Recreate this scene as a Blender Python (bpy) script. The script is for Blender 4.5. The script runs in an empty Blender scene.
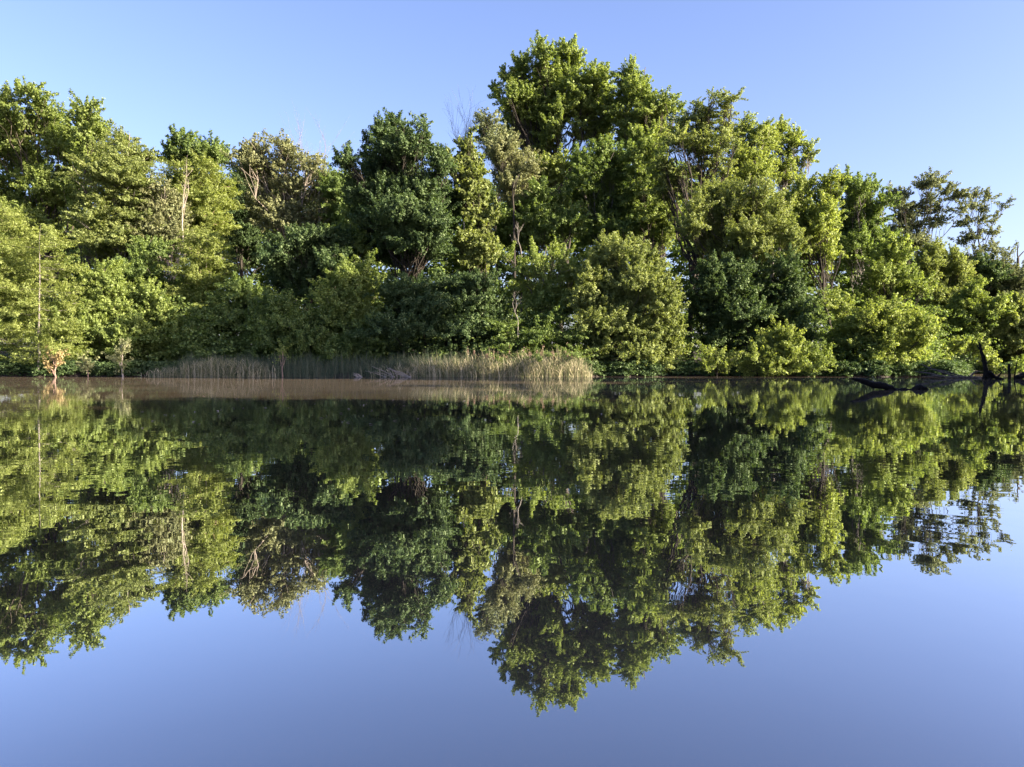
import bpy, math
import numpy as np
from mathutils import Vector

rng = np.random.default_rng(11)
scene = bpy.context.scene
C = bpy.data.collections.new("river_scene"); scene.collection.children.link(C)

# ------------------------------------------------------------------ frame
F, CX, HY, CH = 760.0, 512.0, 366.0, 0.70
def wx(px, Y): return (px - CX) / F * Y
def wz(py, Y): return CH - (py - HY) / F * Y

cam = bpy.data.cameras.new("camera"); camo = bpy.data.objects.new("camera", cam); C.objects.link(camo)
cam.sensor_width = 36; cam.lens = F / 1024 * 36; cam.clip_start = 0.05; cam.clip_end = 3000
cam.shift_y = (HY - 383.5) / 1024
camo.location = (0, 0, CH); camo.rotation_euler = (math.pi/2, 0, 0)
scene.camera = camo

# ------------------------------------------------------------------ light
SUN_EL = math.radians(23)
sun_h = np.array([0.93, -0.36]); sun_h /= np.linalg.norm(sun_h)
sd = Vector((sun_h[0]*math.cos(SUN_EL), sun_h[1]*math.cos(SUN_EL), math.sin(SUN_EL)))
sl = bpy.data.lights.new("sun", 'SUN'); sl.energy = 5.0; sl.angle = math.radians(0.5); sl.color = (1.0, 0.86, 0.66)
so = bpy.data.objects.new("sun", sl); C.objects.link(so); so.rotation_euler = sd.to_track_quat('Z', 'Y').to_euler()
w = bpy.data.worlds.new("World"); scene.world = w; w.use_nodes = True
nt = w.node_tree; nt.nodes.clear()
sky = nt.nodes.new("ShaderNodeTexSky"); sky.sky_type = 'NISHITA'; sky.sun_disc = False
sky.sun_elevation = SUN_EL; sky.sun_rotation = math.atan2(sun_h[0], sun_h[1])
sky.altitude = 0; sky.air_density = 1.0; sky.dust_density = 2.0; sky.ozone_density = 2.2
tint = nt.nodes.new("ShaderNodeMixRGB"); tint.blend_type = 'MULTIPLY'; tint.inputs[0].default_value = 1
tint.inputs[2].default_value = (1.03, 0.95, 1.15, 1)
bg = nt.nodes.new("ShaderNodeBackground"); bg.inputs[1].default_value = 0.056
ow = nt.nodes.new("ShaderNodeOutputWorld")
nt.links.new(sky.outputs[0], tint.inputs[1]); nt.links.new(tint.outputs[0], bg.inputs[0]); nt.links.new(bg.outputs[0], ow.inputs[0])
scene.view_settings.view_transform = 'Standard'; scene.view_settings.look = 'None'
scene.view_settings.exposure = 2.45; scene.view_settings.gamma = 1.0
scene.cycles.max_bounces = 8; scene.cycles.diffuse_bounces = 3; scene.cycles.transmission_bounces = 4
scene.cycles.glossy_bounces = 3; scene.cycles.use_denoising = True

# ------------------------------------------------------------------ materials
def newmat(name):
    m = bpy.data.materials.new(name); m.use_nodes = True; m.node_tree.nodes.clear(); return m, m.node_tree
def N(t, typ, **kw):
    n = t.nodes.new(typ)
    for k, v in kw.items(): setattr(n, k, v)
    return n
def ramp(t, fac, stops):
    r = N(t, "ShaderNodeValToRGB"); e = r.color_ramp.elements
    while len(e) < len(stops): e.new(0.5)
    for i, (p, c) in enumerate(stops): e[i].position = p; e[i].color = (*c, 1)
    t.links.new(fac, r.inputs[0]); return r
def leaf_mat(name, dark, light, trans, tr=0.38, gloss=0.03, scale=0.55, young=None):
    m, t = newmat(name); L = t.links.new
    tc = N(t, "ShaderNodeTexCoord"); nz = N(t, "ShaderNodeTexNoise"); nz.inputs['Scale'].default_value = scale; nz.inputs['Detail'].default_value = 3
    L(tc.outputs['Object'], nz.inputs['Vector'])
    geo = N(t, "ShaderNodeNewGeometry")
    mx = N(t, "ShaderNodeMath", operation='MULTIPLY_ADD'); L(geo.outputs['Random Per Island'], mx.inputs[0]); mx.inputs[1].default_value = 0.5
    sb = N(t, "ShaderNodeMath", operation='SUBTRACT'); L(nz.outputs[0], sb.inputs[0]); sb.inputs[1].default_value = 0.25
    L(sb.outputs[0], mx.inputs[2])
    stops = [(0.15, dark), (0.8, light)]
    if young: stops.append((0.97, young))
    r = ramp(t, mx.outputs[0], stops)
    d = N(t, "ShaderNodeBsdfDiffuse"); L(r.outputs[0], d.inputs[0])
    tl = N(t, "ShaderNodeBsdfTranslucent")
    mc = N(t, "ShaderNodeMixRGB", blend_type='MULTIPLY'); mc.inputs[0].default_value = 1; L(r.outputs[0], mc.inputs[1]); mc.inputs[2].default_value = (*trans, 1); L(mc.outputs[0], tl.inputs[0])
    m1 = N(t, "ShaderNodeMixShader"); m1.inputs[0].default_value = tr; L(d.outputs[0], m1.inputs[1]); L(tl.outputs[0], m1.inputs[2])
    g = N(t, "ShaderNodeBsdfGlossy"); g.inputs[0].default_value = (0.75, 0.85, 0.55, 1); g.inputs['Roughness'].default_value = 0.55
    m2 = N(t, "ShaderNodeMixShader"); m2.inputs[0].default_value = gloss; L(m1.outputs[0], m2.inputs[1]); L(g.outputs[0], m2.inputs[2])
    o = N(t, "ShaderNodeOutputMaterial"); L(m2.outputs[0], o.inputs[0]); return m
TR = (2.0, 2.05, 0.95)
ML = {
 'mid': leaf_mat('leaf_mid_green', (0.050,0.082,0.028), (0.145,0.195,0.055), TR),
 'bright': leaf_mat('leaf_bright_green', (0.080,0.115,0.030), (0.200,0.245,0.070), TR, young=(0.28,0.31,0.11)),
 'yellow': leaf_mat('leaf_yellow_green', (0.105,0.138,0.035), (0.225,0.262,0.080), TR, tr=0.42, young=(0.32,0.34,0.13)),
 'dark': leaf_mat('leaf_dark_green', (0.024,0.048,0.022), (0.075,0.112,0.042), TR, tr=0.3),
 'olive': leaf_mat('leaf_olive', (0.085,0.112,0.036), (0.200,0.228,0.080), TR),
 'pale': leaf_mat('leaf_pale_grey_green', (0.110,0.125,0.060), (0.220,0.225,0.115), (1.5,1.5,0.9), tr=0.35),
 'grey': leaf_mat('leaf_dull_grey_green', (0.085,0.105,0.055), (0.175,0.195,0.100), (1.5,1.5,0.9), tr=0.3),
 'needle': leaf_mat('leaf_feathery_green', (0.110,0.142,0.036), (0.225,0.255,0.080), TR, tr=0.4),
 'rust': leaf_mat('leaf_rusty', (0.20,0.15,0.07), (0.33,0.26,0.13), (1.4,1.2,0.8), tr=0.3),
}
def simple(name, c1, c2, scale=4, rough=0.85, spec=0.2, bump=0.0, stretch=(1,1,1)):
    m, t = newmat(name); L = t.links.new
    tc = N(t, "ShaderNodeTexCoord"); mp = N(t, "ShaderNodeMapping"); mp.inputs['Scale'].default_value = stretch
    L(tc.outputs['Object'], mp.inputs[0])
    nz = N(t, "ShaderNodeTexNoise"); nz.inputs['Scale'].default_value = scale; nz.inputs['Detail'].default_value = 6; L(mp.outputs[0], nz.inputs['Vector'])
    geo = N(t, "ShaderNodeNewGeometry"); 
    r = ramp(t, nz.outputs[0], [(0.3, c1), (0.7, c2)])
    p = N(t, "ShaderNodeBsdfPrincipled"); L(r.outputs[0], p.inputs['Base Color']); p.inputs['Roughness'].default_value = rough
    p.inputs['Specular IOR Level'].default_value = spec
    if bump:
        b = N(t, "ShaderNodeBump"); b.inputs['Strength'].default_value = bump; b.inputs['Distance'].default_value = 0.05
        L(nz.outputs[0], b.inputs['Height']); L(b.outputs[0], p.inputs['Normal'])
    o = N(t, "ShaderNodeOutputMaterial"); L(p.outputs[0], o.inputs[0]); return m
BARK = simple('bark_brown', (0.04,0.033,0.025), (0.10,0.082,0.062), 6, bump=0.6, stretch=(1,1,0.25))
BARK_D = simple('bark_dark', (0.02,0.017,0.014), (0.055,0.046,0.037), 6, bump=0.6, stretch=(1,1,0.25))
BARK_P = simple('bark_pale', (0.22,0.18,0.145), (0.40,0.34,0.28), 5, bump=0.4, stretch=(1,1,0.3))
BARK_G = simple('bark_grey', (0.09,0.08,0.07), (0.19,0.17,0.15), 5, bump=0.4, stretch=(1,1,0.3))
BARK_R = simple('bark_reddish', (0.17,0.11,0.085), (0.28,0.19,0.15), 5)
WET = simple('wet_dark_wood', (0.004,0.0035,0.0035), (0.016,0.013,0.012), 9, rough=0.6, spec=0.08, bump=0.8, stretch=(0.4,1,1))
GREYWOOD = simple('weathered_grey_wood', (0.03,0.026,0.023), (0.13,0.115,0.10), 9, bump=0.6)

def blade_mat(name, a, b, c):
    m, t = newmat(name); L = t.links.new
    geo = N(t, "ShaderNodeNewGeometry"); r = ramp(t, geo.outputs['Random Per Island'], [(0.0, a), (0.5, b), (1.0, c)])
    d = N(t, "ShaderNodeBsdfDiffuse"); L(r.outputs[0], d.inputs[0]); tl = N(t, "ShaderNodeBsdfTranslucent"); L(r.outputs[0], tl.inputs[0])
    m1 = N(t, "ShaderNodeMixShader"); m1.inputs[0].default_value = 0.3; L(d.outputs[0], m1.inputs[1]); L(tl.outputs[0], m1.inputs[2])
    o = N(t, "ShaderNodeOutputMaterial"); L(m1.outputs[0], o.inputs[0]); return m
REED_G = blade_mat('reed_green', (0.045,0.07,0.045), (0.09,0.12,0.075), (0.19,0.19,0.12))
REED_T = blade_mat('reed_tan', (0.09,0.12,0.05), (0.26,0.25,0.14), (0.58,0.50,0.34))
PLUME = blade_mat('reed_plume', (0.17,0.11,0.085), (0.26,0.18,0.135), (0.36,0.27,0.20))

# ground
def ground_mat():
    m, t = newmat('bank_earth'); L = t.links.new
    tc = N(t, "ShaderNodeTexCoord"); nz = N(t, "ShaderNodeTexNoise"); nz.inputs['Scale'].default_value = 0.9; nz.inputs['Detail'].default_value = 8; L(tc.outputs['Object'], nz.inputs['Vector'])
    r = ramp(t, nz.outputs[0], [(0.3, (0.014,0.011,0.008)), (0.62, (0.034,0.025,0.019)), (0.85, (0.09,0.062,0.05))])
    p = N(t, "ShaderNodeBsdfPrincipled"); L(r.outputs[0], p.inputs['Base Color']); p.inputs['Roughness'].default_value = 0.95
    b = N(t, "ShaderNodeBump"); b.inputs['Strength'].default_value = 0.8; b.inputs['Distance'].default_value = 0.1; L(nz.outputs[0], b.inputs['Height']); L(b.outputs[0], p.inputs['Normal'])
    o = N(t, "ShaderNodeOutputMaterial"); L(p.outputs[0], o.inputs[0]); return m
def water_mat():
    m, t = newmat('river_water'); L = t.links.new
    tc = N(t, "ShaderNodeTexCoord")
    n1 = N(t, "ShaderNodeTexNoise"); n1.inputs['Scale'].default_value = 3.2; n1.inputs['Detail'].default_value = 1.5; n1.inputs['Roughness'].default_value = 0.45
    mp = N(t, "ShaderNodeMapping"); mp.inputs['Scale'].default_value = (1.0, 1.0, 1.0); L(tc.outputs['Object'], mp.inputs[0]); L(mp.outputs[0], n1.inputs['Vector'])
    n2 = N(t, "ShaderNodeTexNoise"); n2.inputs['Scale'].default_value = 0.5; n2.inputs['Detail'].default_value = 2; L(tc.outputs['Object'], n2.inputs['Vector'])
    n3 = N(t, "ShaderNodeTexNoise"); n3.inputs['Scale'].default_value = 0.22; n3.inputs['Detail'].default_value = 2; L(tc.outputs['Object'], n3.inputs['Vector'])
    # ripple patches come and go over the surface
    pr = ramp(t, n3.outputs[0], [(0.38, (0.25,)*3), (0.62, (1,1,1))])
    a = N(t, "ShaderNodeMath", operation='MULTIPLY'); L(n1.outputs[0], a.inputs[0]); L(pr.outputs[0], a.inputs[1])
    a2 = N(t, "ShaderNodeMath", operation='MULTIPLY_ADD'); L(n2.outputs[0], a2.inputs[0]); a2.inputs[1].default_value = 2.0; L(a.outputs[0], a2.inputs[2])
    n4 = N(t, "ShaderNodeTexNoise"); n4.inputs['Scale'].default_value = 8.5; n4.inputs['Detail'].default_value = 0.5; L(tc.outputs['Object'], n4.inputs['Vector'])
    a3 = N(t, "ShaderNodeMath", operation='MULTIPLY'); L(n4.outputs[0], a3.inputs[0]); L(pr.outputs[0], a3.inputs[1])
    a4 = N(t, "ShaderNodeMath", operation='MULTIPLY_ADD'); L(a3.outputs[0], a4.inputs[0]); a4.inputs[1].default_value = 0.5; L(a2.outputs[0], a4.inputs[2]); a2 = a4
    b = N(t, "ShaderNodeBump"); b.inputs['Strength'].default_value = 1.0; b.inputs['Distance'].default_value = 0.0009; L(a2.outputs[0], b.inputs['Height'])
    lw = N(t, "ShaderNodeLayerWeight"); lw.inputs['Blend'].default_value = 0.5
    mr = ramp(t, lw.outputs['Facing'], [(0.42, (0.25,)*3), (0.60, (0.48,)*3), (0.80, (0.84,)*3), (0.94, (0.91,)*3), (0.972, (0.74,)*3), (1.0, (0.70,)*3)])
    d = N(t, "ShaderNodeBsdfDiffuse"); d.inputs[0].default_value = (0.34,0.215,0.15,1)
    dd = N(t, "ShaderNodeBsdfDiffuse")
    nf = N(t, "ShaderNodeTexNoise"); nf.inputs['Scale'].default_value = 0.35; nf.inputs['Detail'].default_value = 4; L(tc.outputs['Object'], nf.inputs['Vector'])
    rc = ramp(t, nf.outputs[0], [(0.3, (0.070,0.056,0.039)), (0.7, (0.118,0.092,0.065))]); L(rc.outputs[0], d.inputs[0])
    g = N(t, "ShaderNodeBsdfGlossy"); g.inputs[0].default_value = (0.92,0.94,0.97,1); g.inputs['Roughness'].default_value = 0.0; L(b.outputs[0], g.inputs['Normal'])
    mx = N(t, "ShaderNodeMixShader"); L(mr.outputs[0], mx.inputs[0]); L(d.outputs[0], mx.inputs[1]); L(g.outputs[0], mx.inputs[2])
    o = N(t, "ShaderNodeOutputMaterial"); L(mx.outputs[0], o.inputs[0]); return m

# ------------------------------------------------------------------ mesh helpers
def link_mesh(name, verts, faces_flat, nper, mat, parent=None, loc=(0,0,0), smooth=False):
    me = bpy.data.meshes.new(name)
    nv = len(verts); nf = len(faces_flat)//nper
    me.vertices.add(nv); me.vertices.foreach_set('co', np.asarray(verts, np.float32).ravel())
    me.loops.add(nf*nper); me.loops.foreach_set('vertex_index', np.asarray(faces_flat, np.int32).ravel())
    me.polygons.add(nf); me.polygons.foreach_set('loop_start', np.arange(0, nf*nper, nper, dtype=np.int32))
    me.polygons.foreach_set('loop_total', np.full(nf, nper, np.int32))
    if smooth: me.polygons.foreach_set('use_smooth', np.ones(nf, bool))
    me.update(calc_edges=True); me.materials.append(mat)
    o = bpy.data.objects.new(name, me); C.objects.link(o); o.location = loc
    if parent: o.parent = parent
    return o
def tag(o, label=None, cat=None, group=None, kind=None):
    if label: o['label'] = label
    if cat: o['category'] = cat
    if group: o['group'] = group
    if kind: o['kind'] = kind
    return o
def empty(name, loc):
    o = bpy.data.objects.new(name, None); C.objects.link(o); o.location = loc; o.empty_display_size = 0.3; return o

class Tubes:
    def __init__(s, sides=7): s.v=[]; s.f=[]; s.n=0; s.sides=sides
    def add(s, pts, rad, sides=None, rough=0.0):
        k = sides or s.sides; pts = np.asarray(pts, float); rad = np.asarray(rad, float); m = len(pts)
        tang = np.gradient(pts, axis=0); tang /= np.linalg.norm(tang, axis=1)[:,None] + 1e-9
        ref = np.array([0.31,0.95,0.05]) if abs(tang[0][2]) > 0.5 else np.array([0,0,1.0])
        u = np.cross(tang, ref); u /= np.linalg.norm(u, axis=1)[:,None] + 1e-9; vv = np.cross(tang, u)
        ang = np.arange(k)/k*2*np.pi
        rr = rad[:,None]*(1 + rough*rng.normal(size=(m,k)))
        ring = pts[:,None,:] + rr[...,None]*(np.cos(ang)[None,:,None]*u[:,None,:] + np.sin(ang)[None,:,None]*vv[:,None,:])
        s.v.append(ring.reshape(-1,3))
        i = np.arange(m-1)[:,None]*k + np.arange(k)[None,:]; j = np.arange(m-1)[:,None]*k + (np.arange(k)[None,:]+1)%k
        q = np.stack([i, j, j+k, i+k], -1).reshape(-1,4) + s.n
        caps = []
        for base in (0, (m-1)*k):           # end caps as quads (fan of pairs)
            c = base + s.n
            for a in range(1, k-1, 2):
                caps.append([c, c+a, c+a+1, c+min(a+2, k-1)] if a+2 <= k-1 else [c, c+a, c+a+1, c+a+1])
        caps = [x for x in caps if len(set(x)) == 4]
        s.f.append(q); 
        if caps: s.f.append(np.array(caps))
        s.n += m*k
    def build(s, name, mat, parent=None, loc=(0,0,0)):
        return link_mesh(name, np.concatenate(s.v), np.concatenate(s.f).ravel(), 4, mat, parent, loc, True)

def unit(a): return a/(np.linalg.norm(a, axis=-1, keepdims=True)+1e-9)
def leaves(cent, nrm, size, asp=0.6, jit=0.5):
    n = len(cent); nrm = unit(nrm); r = rng.normal(size=(n,3)); t = unit(np.cross(nrm, r)); b = np.cross(nrm, t)
    s = size*(1+jit*rng.uniform(-1,1,n))
    L = (s*0.5)[:,None]; W = (s*0.5*asp)[:,None]
    v = np.stack([cent - t*L, cent + b*W + t*L*0.15 , cent + t*L, cent - b*W + t*L*0.15], 1)
    fold = nrm*(s*0.10)[:,None]; v[:,1] += fold; v[:,3] += fold
    return v.reshape(-1,3)

def curve_pts(p0, p1, sag, n=5, wob=0.05):
    t = np.linspace(0,1,n)[:,None]; p = p0*(1-t) + p1*t
    p[:,2] += (np.sin(t[:,0]*np.pi))*sag
    ln = np.linalg.norm(p1-p0); p[1:-1] += rng.normal(size=(n-2,3))*wob*ln
    return p

STY = {  # spray radius (m at 50 m), z-flatten, leaf px, leaf aspect, density, leaves per spray, up bias
 'broad':  dict(sr=0.50, fl=0.85, lp=1.8, asp=0.66, dens=1.8, k=76, up=0.40),
 'fine':   dict(sr=0.44, fl=0.90, lp=1.6, asp=0.60, dens=1.8, k=66, up=0.35),
 'layer':  dict(sr=0.60, fl=0.36, lp=1.75, asp=0.65, dens=1.8, k=82, up=0.60),
 'feather':dict(sr=0.62, fl=0.42, lp=2.2, asp=0.32, dens=1.7, k=64, up=0.55),
 'airy':   dict(sr=0.50, fl=0.60, lp=1.7, asp=0.60, dens=1.8, k=60, up=0.4),
 'sparse': dict(sr=0.42, fl=0.80, lp=2.0, asp=0.55, dens=1.5, k=34, up=0.3),
 'vine':   dict(sr=0.40, fl=0.95, lp=2.1, asp=0.85, dens=1.9, k=58, up=0.2),
}
trees = []
def ground_z(x, y):
    s = shore(x); d = y - s
    z = np.where(d < 0, np.maximum(-1.6, 0.0 + d*0.35), np.minimum(0.26, 0.02 + d*0.8) + np.maximum(0, d-1)*0.045)
    z = np.where(d > 60, 3.1, z)
    return np.where(d > 0, z + 0.06*np.sin(x*1.7+y)*np.minimum(1, d), z)
_sx = np.array([-400,-60,-36,-28,-20,-8,6,14,22,28,30,34,42,50,70,400.]); _sy = np.array([30,44,50.5,49.8,49.6,49.3,49.6,51.0,49.0,48.6,50,60,68,70,72,120.])
def shore(x): return np.interp(x, _sx, _sy) + 0.35*np.sin(np.asarray(x)*1.3) + 0.2*np.sin(np.asarray(x)*3.1+1)

def tree(name, label, cat, bx, Y, lobes, mat='mid', sty='broad', bark=BARK, dens=1.0, deep=0.32, twigs=5, limb=1.0, trunk_r=None,
         top=None, group=None, inwater=False, leafscale=1.0, ztop=None, lean=None):
    S = dict(STY[sty]); X0 = wx(bx, Y); g = float(ground_z(X0, Y)) if not inwater else -0.25
    root = empty(name, (X0, Y, g)); tag(root, label, cat, group)
    o3 = np.array([X0, Y, g])
    lb = []
    xs = [l[0] for l in lobes]; wid = (max(xs)-min(xs)+20)/F*Y
    for i, (cx, cy, rx, ry) in enumerate(lobes):
        c = np.array([wx(cx,Y), Y, wz(cy+6,Y)]) - o3
        r = np.array([rx*1.27/F*Y, 0, ry*1.18/F*Y]); r[1] = 0.5*(r[0]+r[2])*1.15
        c[1] += rng.uniform(-1,1)*wid*deep
        lb.append((c, r))
        if rx > 8 and deep > 0.1:      # a companion lobe behind gives the crown its depth
            c2 = c + np.array([rng.uniform(-.3,.3)*r[0], r[1]*rng.uniform(0.9,1.5), rng.uniform(-.9,-.1)*r[2]])
            lb.append((c2, r*0.85))
    base_lb = lb[:]; nfirst = len(base_lb)
    if deep > 0.1 and sty not in ('airy',):     # leafy growth bridging neighbouring boughs
        for i, (c, r) in enumerate(base_lb):
            dd = [(np.linalg.norm(c-c3), j) for j, (c3, _) in enumerate(base_lb) if j > i]
            for dist, j in sorted(dd)[:1]:
                if dist < 2.6*(r[0]+base_lb[j][1][0]): lb.append(((c+base_lb[j][0])/2 + np.array([0, 0.3*r[1], -0.25*r[2]]), 0.62*(r+base_lb[j][1])/1.6))
    zmax = max(c[2]+r[2]*0.4 for c, r in lb); zmin = min(c[2]-r[2] for c, r in lb)
    # trunk follows the crown's middle
    tb = Tubes(8); H = zmax
    nz = 9; hs = np.linspace(0, H, nz); px = []
    for h in hs:
        wgt = np.array([math.exp(-((c[2]-h)/(0.18*H+0.5))**2)+1e-4 for c,_ in lb])
        cc = np.array([c for c,_ in lb]); m = (cc[:,:2]*wgt[:,None]).sum(0)/wgt.sum()
        t = min(1, h/(0.8*H)); px.append(m*t*0.9)
    P = np.array([[p[0], p[1], h] for p, h in zip(px, hs)]); P[1:,:2] += rng.normal(size=(nz-1,2))*0.012*H
    if sty == 'feather': P[:,:2] = np.outer(hs/H, P[-1,:2])*0.3 + rng.normal(size=(nz,2))*0.02
    P[0] = (0,0,-0.3)
    tr = (trunk_r or 0.0115*H+0.03)*0.8
    R = tr*(1-0.88*(hs/H)**0.9); R[0] *= 1.5
    tb.add(P, R, 9, 0.04)
    def trunk_at(h):
        h = np.clip(h, 0, H); return np.array([np.interp(h, hs, P[:,0]), np.interp(h, hs, P[:,1]), h]), np.interp(h, hs, R)
    sc = max(0.8, Y/55.0); sr = S['sr']*sc**0.6; ls = S['lp']/F*Y*leafscale
    cents=[]; nrms=[]
    for c, r in lb:
        r = np.maximum(r - 0.3*sr, 0.35*r)
        # limb to this lobe
        dist = np.hypot(c[0]-0, c[1]); ha = c[2] if sty == 'feather' else max(0.12*H, c[2] - 0.30*H*rng.uniform(0.5,1.2) - 0.2*dist)
        a, ra = trunk_at(min(ha, 0.93*H)); tip = c + np.array([0,0,0.1*r[2]])
        pts = curve_pts(a, tip, -0.06*np.linalg.norm(tip-a), 6, 0.035)
        r0 = min(ra*0.62, 0.02+0.016*np.linalg.norm(tip-a)+0.35*tr*0.4)*limb
        r0 *= 0.72
        if rng.random() < 0.72: tb.add(pts, np.linspace(r0, max(0.018, r0*0.3), 6), 6)
        # sprays
        area = 4*np.pi*((r[0]*r[1])**1.6/3 + (r[0]*r[2])**1.6/3 + (r[1]*r[2])**1.6/3)**(1/1.6)
        ns = int(max(6, S['dens']*dens*area/(np.pi*sr*sr*0.62)))
        d = unit(rng.normal(size=(ns,3))); d[:,2] = np.where(d[:,2] < -0.55, -d[:,2], d[:,2]); d = unit(d)
        rad = 0.97 - 0.65*rng.random(ns)**1.4 + np.where(rng.random(ns) < 0.12, rng.uniform(0.03,0.16,ns), 0)
        sc_c = c + d*r*rad[:,None]
        srr = sr*np.clip(np.exp(rng.normal(size=ns)*0.38), 0.4, 1.7)
        for q in range(min(twigs, ns)):
            tb.add(curve_pts(pts[3+q%3] if True else c, sc_c[q], 0.0, 4, 0.06), [r0*0.3, r0*0.22, 0.016, 0.010], 4)
        k = S['k']
        # ragged crown: clumps thin out where a slow 3-D pattern is low
        ph = o3*0.7; q3 = (sc_c+ph)/ (1.15*sc)
        pat = np.sin(q3[:,0]*2.1+1.3*np.sin(q3[:,2]*1.7))*np.sin(q3[:,1]*1.9+q3[:,2]*0.8)*1.0 + np.sin(q3[:,2]*2.6+q3[:,0]*1.1)*0.8 + rng.normal(size=ns)*0.5
        keep = pat > -1.05
        d = d[keep]; sc_c = sc_c[keep]; srr = srr[keep]; ns = len(d)
        kk = np.maximum(6, (k*(srr/sr)**1.6)).astype(int); idx = np.repeat(np.arange(ns), kk); n = len(idx)
        # every spray is a leafy shoot: leaves round an axis that points out and up
        ax = unit(d*np.array([1,1,S['fl']]) + np.array([0,0,S['fl']*0.55]) + 0.45*rng.normal(size=(ns,3))*np.array([1,1,S['fl']]))
        tt = rng.random(n)**0.8
        e = unit(rng.normal(size=(n,3)))
        wdt = (0.50*(1-0.62*tt)*rng.random(n)**0.5)[:,None]*srr[idx][:,None]
        pos = sc_c[idx] + ax[idx]*((tt*2.1-0.9)*srr[idx])[:,None] + e*wdt*np.array([1,1,0.45+0.55*S['fl']])
        pos[:,2] -= (0.16*tt*srr[idx])*(1.0 if S['fl']<0.5 else 0.4)
        nr = 0.45*e + np.array([0,0,S['up']]) + 0.45*d[idx] + 0.55*rng.normal(size=(n,3))
        cents.append(pos); nrms.append(nr)
    tb.build('trunk', bark, root)
    cents = np.concatenate(cents); nrms = np.concatenate(nrms)
    V = leaves(cents, nrms, ls, S['asp'])
    link_mesh('crown', V, np.arange(len(V)), 4, ML[mat], root)
    trees.append((name, len(cents))); return root

def branchy(tb, p, d, ln, r, depth, spread=0.5, up=0.15, nseg=4, kids=(2,4)):
    pts = [p]; dd = d.copy()
    for i in range(nseg):
        dd = unit(dd + rng.normal(size=3)*0.13 + np.array([0,0,up*0.5])); pts.append(pts[-1] + dd*ln/nseg)
    tb.add(np.array(pts), np.linspace(r, r*0.45, nseg+1), 5 if depth else 4)
    if depth > 0:
        for q in range(rng.integers(kids[0], kids[1]+1)):
            i = rng.integers(1, nseg+1); nd = unit(dd + rng.normal(size=3)*spread*np.array([1,0.8,0.7]) + np.array([0,0,up]))
            branchy(tb, pts[i], nd, ln*rng.uniform(0.45,0.75), r*0.5, depth-1, spread, up, nseg, kids)
def bare(name, label, cat, px0, py0, px1, py1, Y, mat, r=0.08, depth=3, spread=0.45, stems=1, kids=(2,4), frac=0.55, part='trunk'):
    """a leafless tree: bole from the ground, then branches between two photographed heights"""
    x0 = wx(px0,Y); g = float(ground_z(x0,Y)); root = empty(name, (x0,Y,g)); tag(root, label, cat)
    tb = Tubes(6); p = np.array([0,0,-0.3]); a = np.array([0,0,wz(py0,Y)-g]); b = np.array([wx(px1,Y)-x0, 0, wz(py1,Y)-g])
    tb.add(np.array([p, a*0.5+rng.normal(size=3)*0.05, a]), [r*1.6, r*1.25, r], 7)
    ln = np.linalg.norm(b-a)
    if stems == 1: branchy(tb, a, unit(b-a), ln*frac, r, depth, spread, 0.25, 4, kids)
    for q in range(stems if stems > 1 else 0):
        fan = unit(b-a) + np.array([(q/(stems-1)-0.5)*1.0, rng.uniform(-.3,.3), 0]); branchy(tb, a, unit(fan), ln*frac*rng.uniform(0.8,1.1), r*0.6, depth, spread, 0.12, 4, kids)
    tb.build(part, mat, root); return root

# ------------------------------------------------------------------ ground and water
def grid(xs, ys, fz):
    X, Yg = np.meshgrid(xs, ys); Z = fz(X, Yg); v = np.stack([X, Yg, Z], -1).reshape(-1,3); nx = len(xs); ny = len(ys)
    i = (np.arange(ny-1)[:,None]*nx + np.arange(nx-1)[None,:]).ravel()
    return v, np.stack([i, i+1, i+nx+1, i+nx], 1).ravel()
gx = np.concatenate([np.linspace(-1500,-75,16), np.linspace(-70,75,420), np.linspace(80,1500,16)])
gy = np.concatenate([np.linspace(-600,-30,10), np.linspace(-25,44,30), np.linspace(45,75,180), np.linspace(76,130,60), np.linspace(140,2200,20)])
def gz(X, Y):
    z = ground_z(X, Y)
    # near right bank, outside the picture: land on the camera's own side
    e = (X - np.maximum(14.5, 0.75*Y + 3.5))*0.9; e = np.minimum(e, (42 - Y)*0.5)
    z2 = np.where(e > 0, np.minimum(0.5, e*0.4), -1.6)
    eb = (-14 - Y)*0.5; z3 = np.where(eb > 0, np.minimum(0.8, eb*0.4), -1.6)
    z = np.maximum(z, np.maximum(z2, z3))
    return z + np.where(z > 0.2, 0.05*np.sin(X*2.3)*np.cos(Y*2.9), 0)
v, f = grid(gx, gy, gz); tag(link_mesh('ground', v, f, 4, ground_mat(), smooth=True), kind='structure')
wv, wf = grid(np.linspace(-300,300,3), np.linspace(-150,160,3), lambda X, Y: X*0)
tag(link_mesh('river_water', wv, wf, 4, water_mat()), kind='structure')

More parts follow.
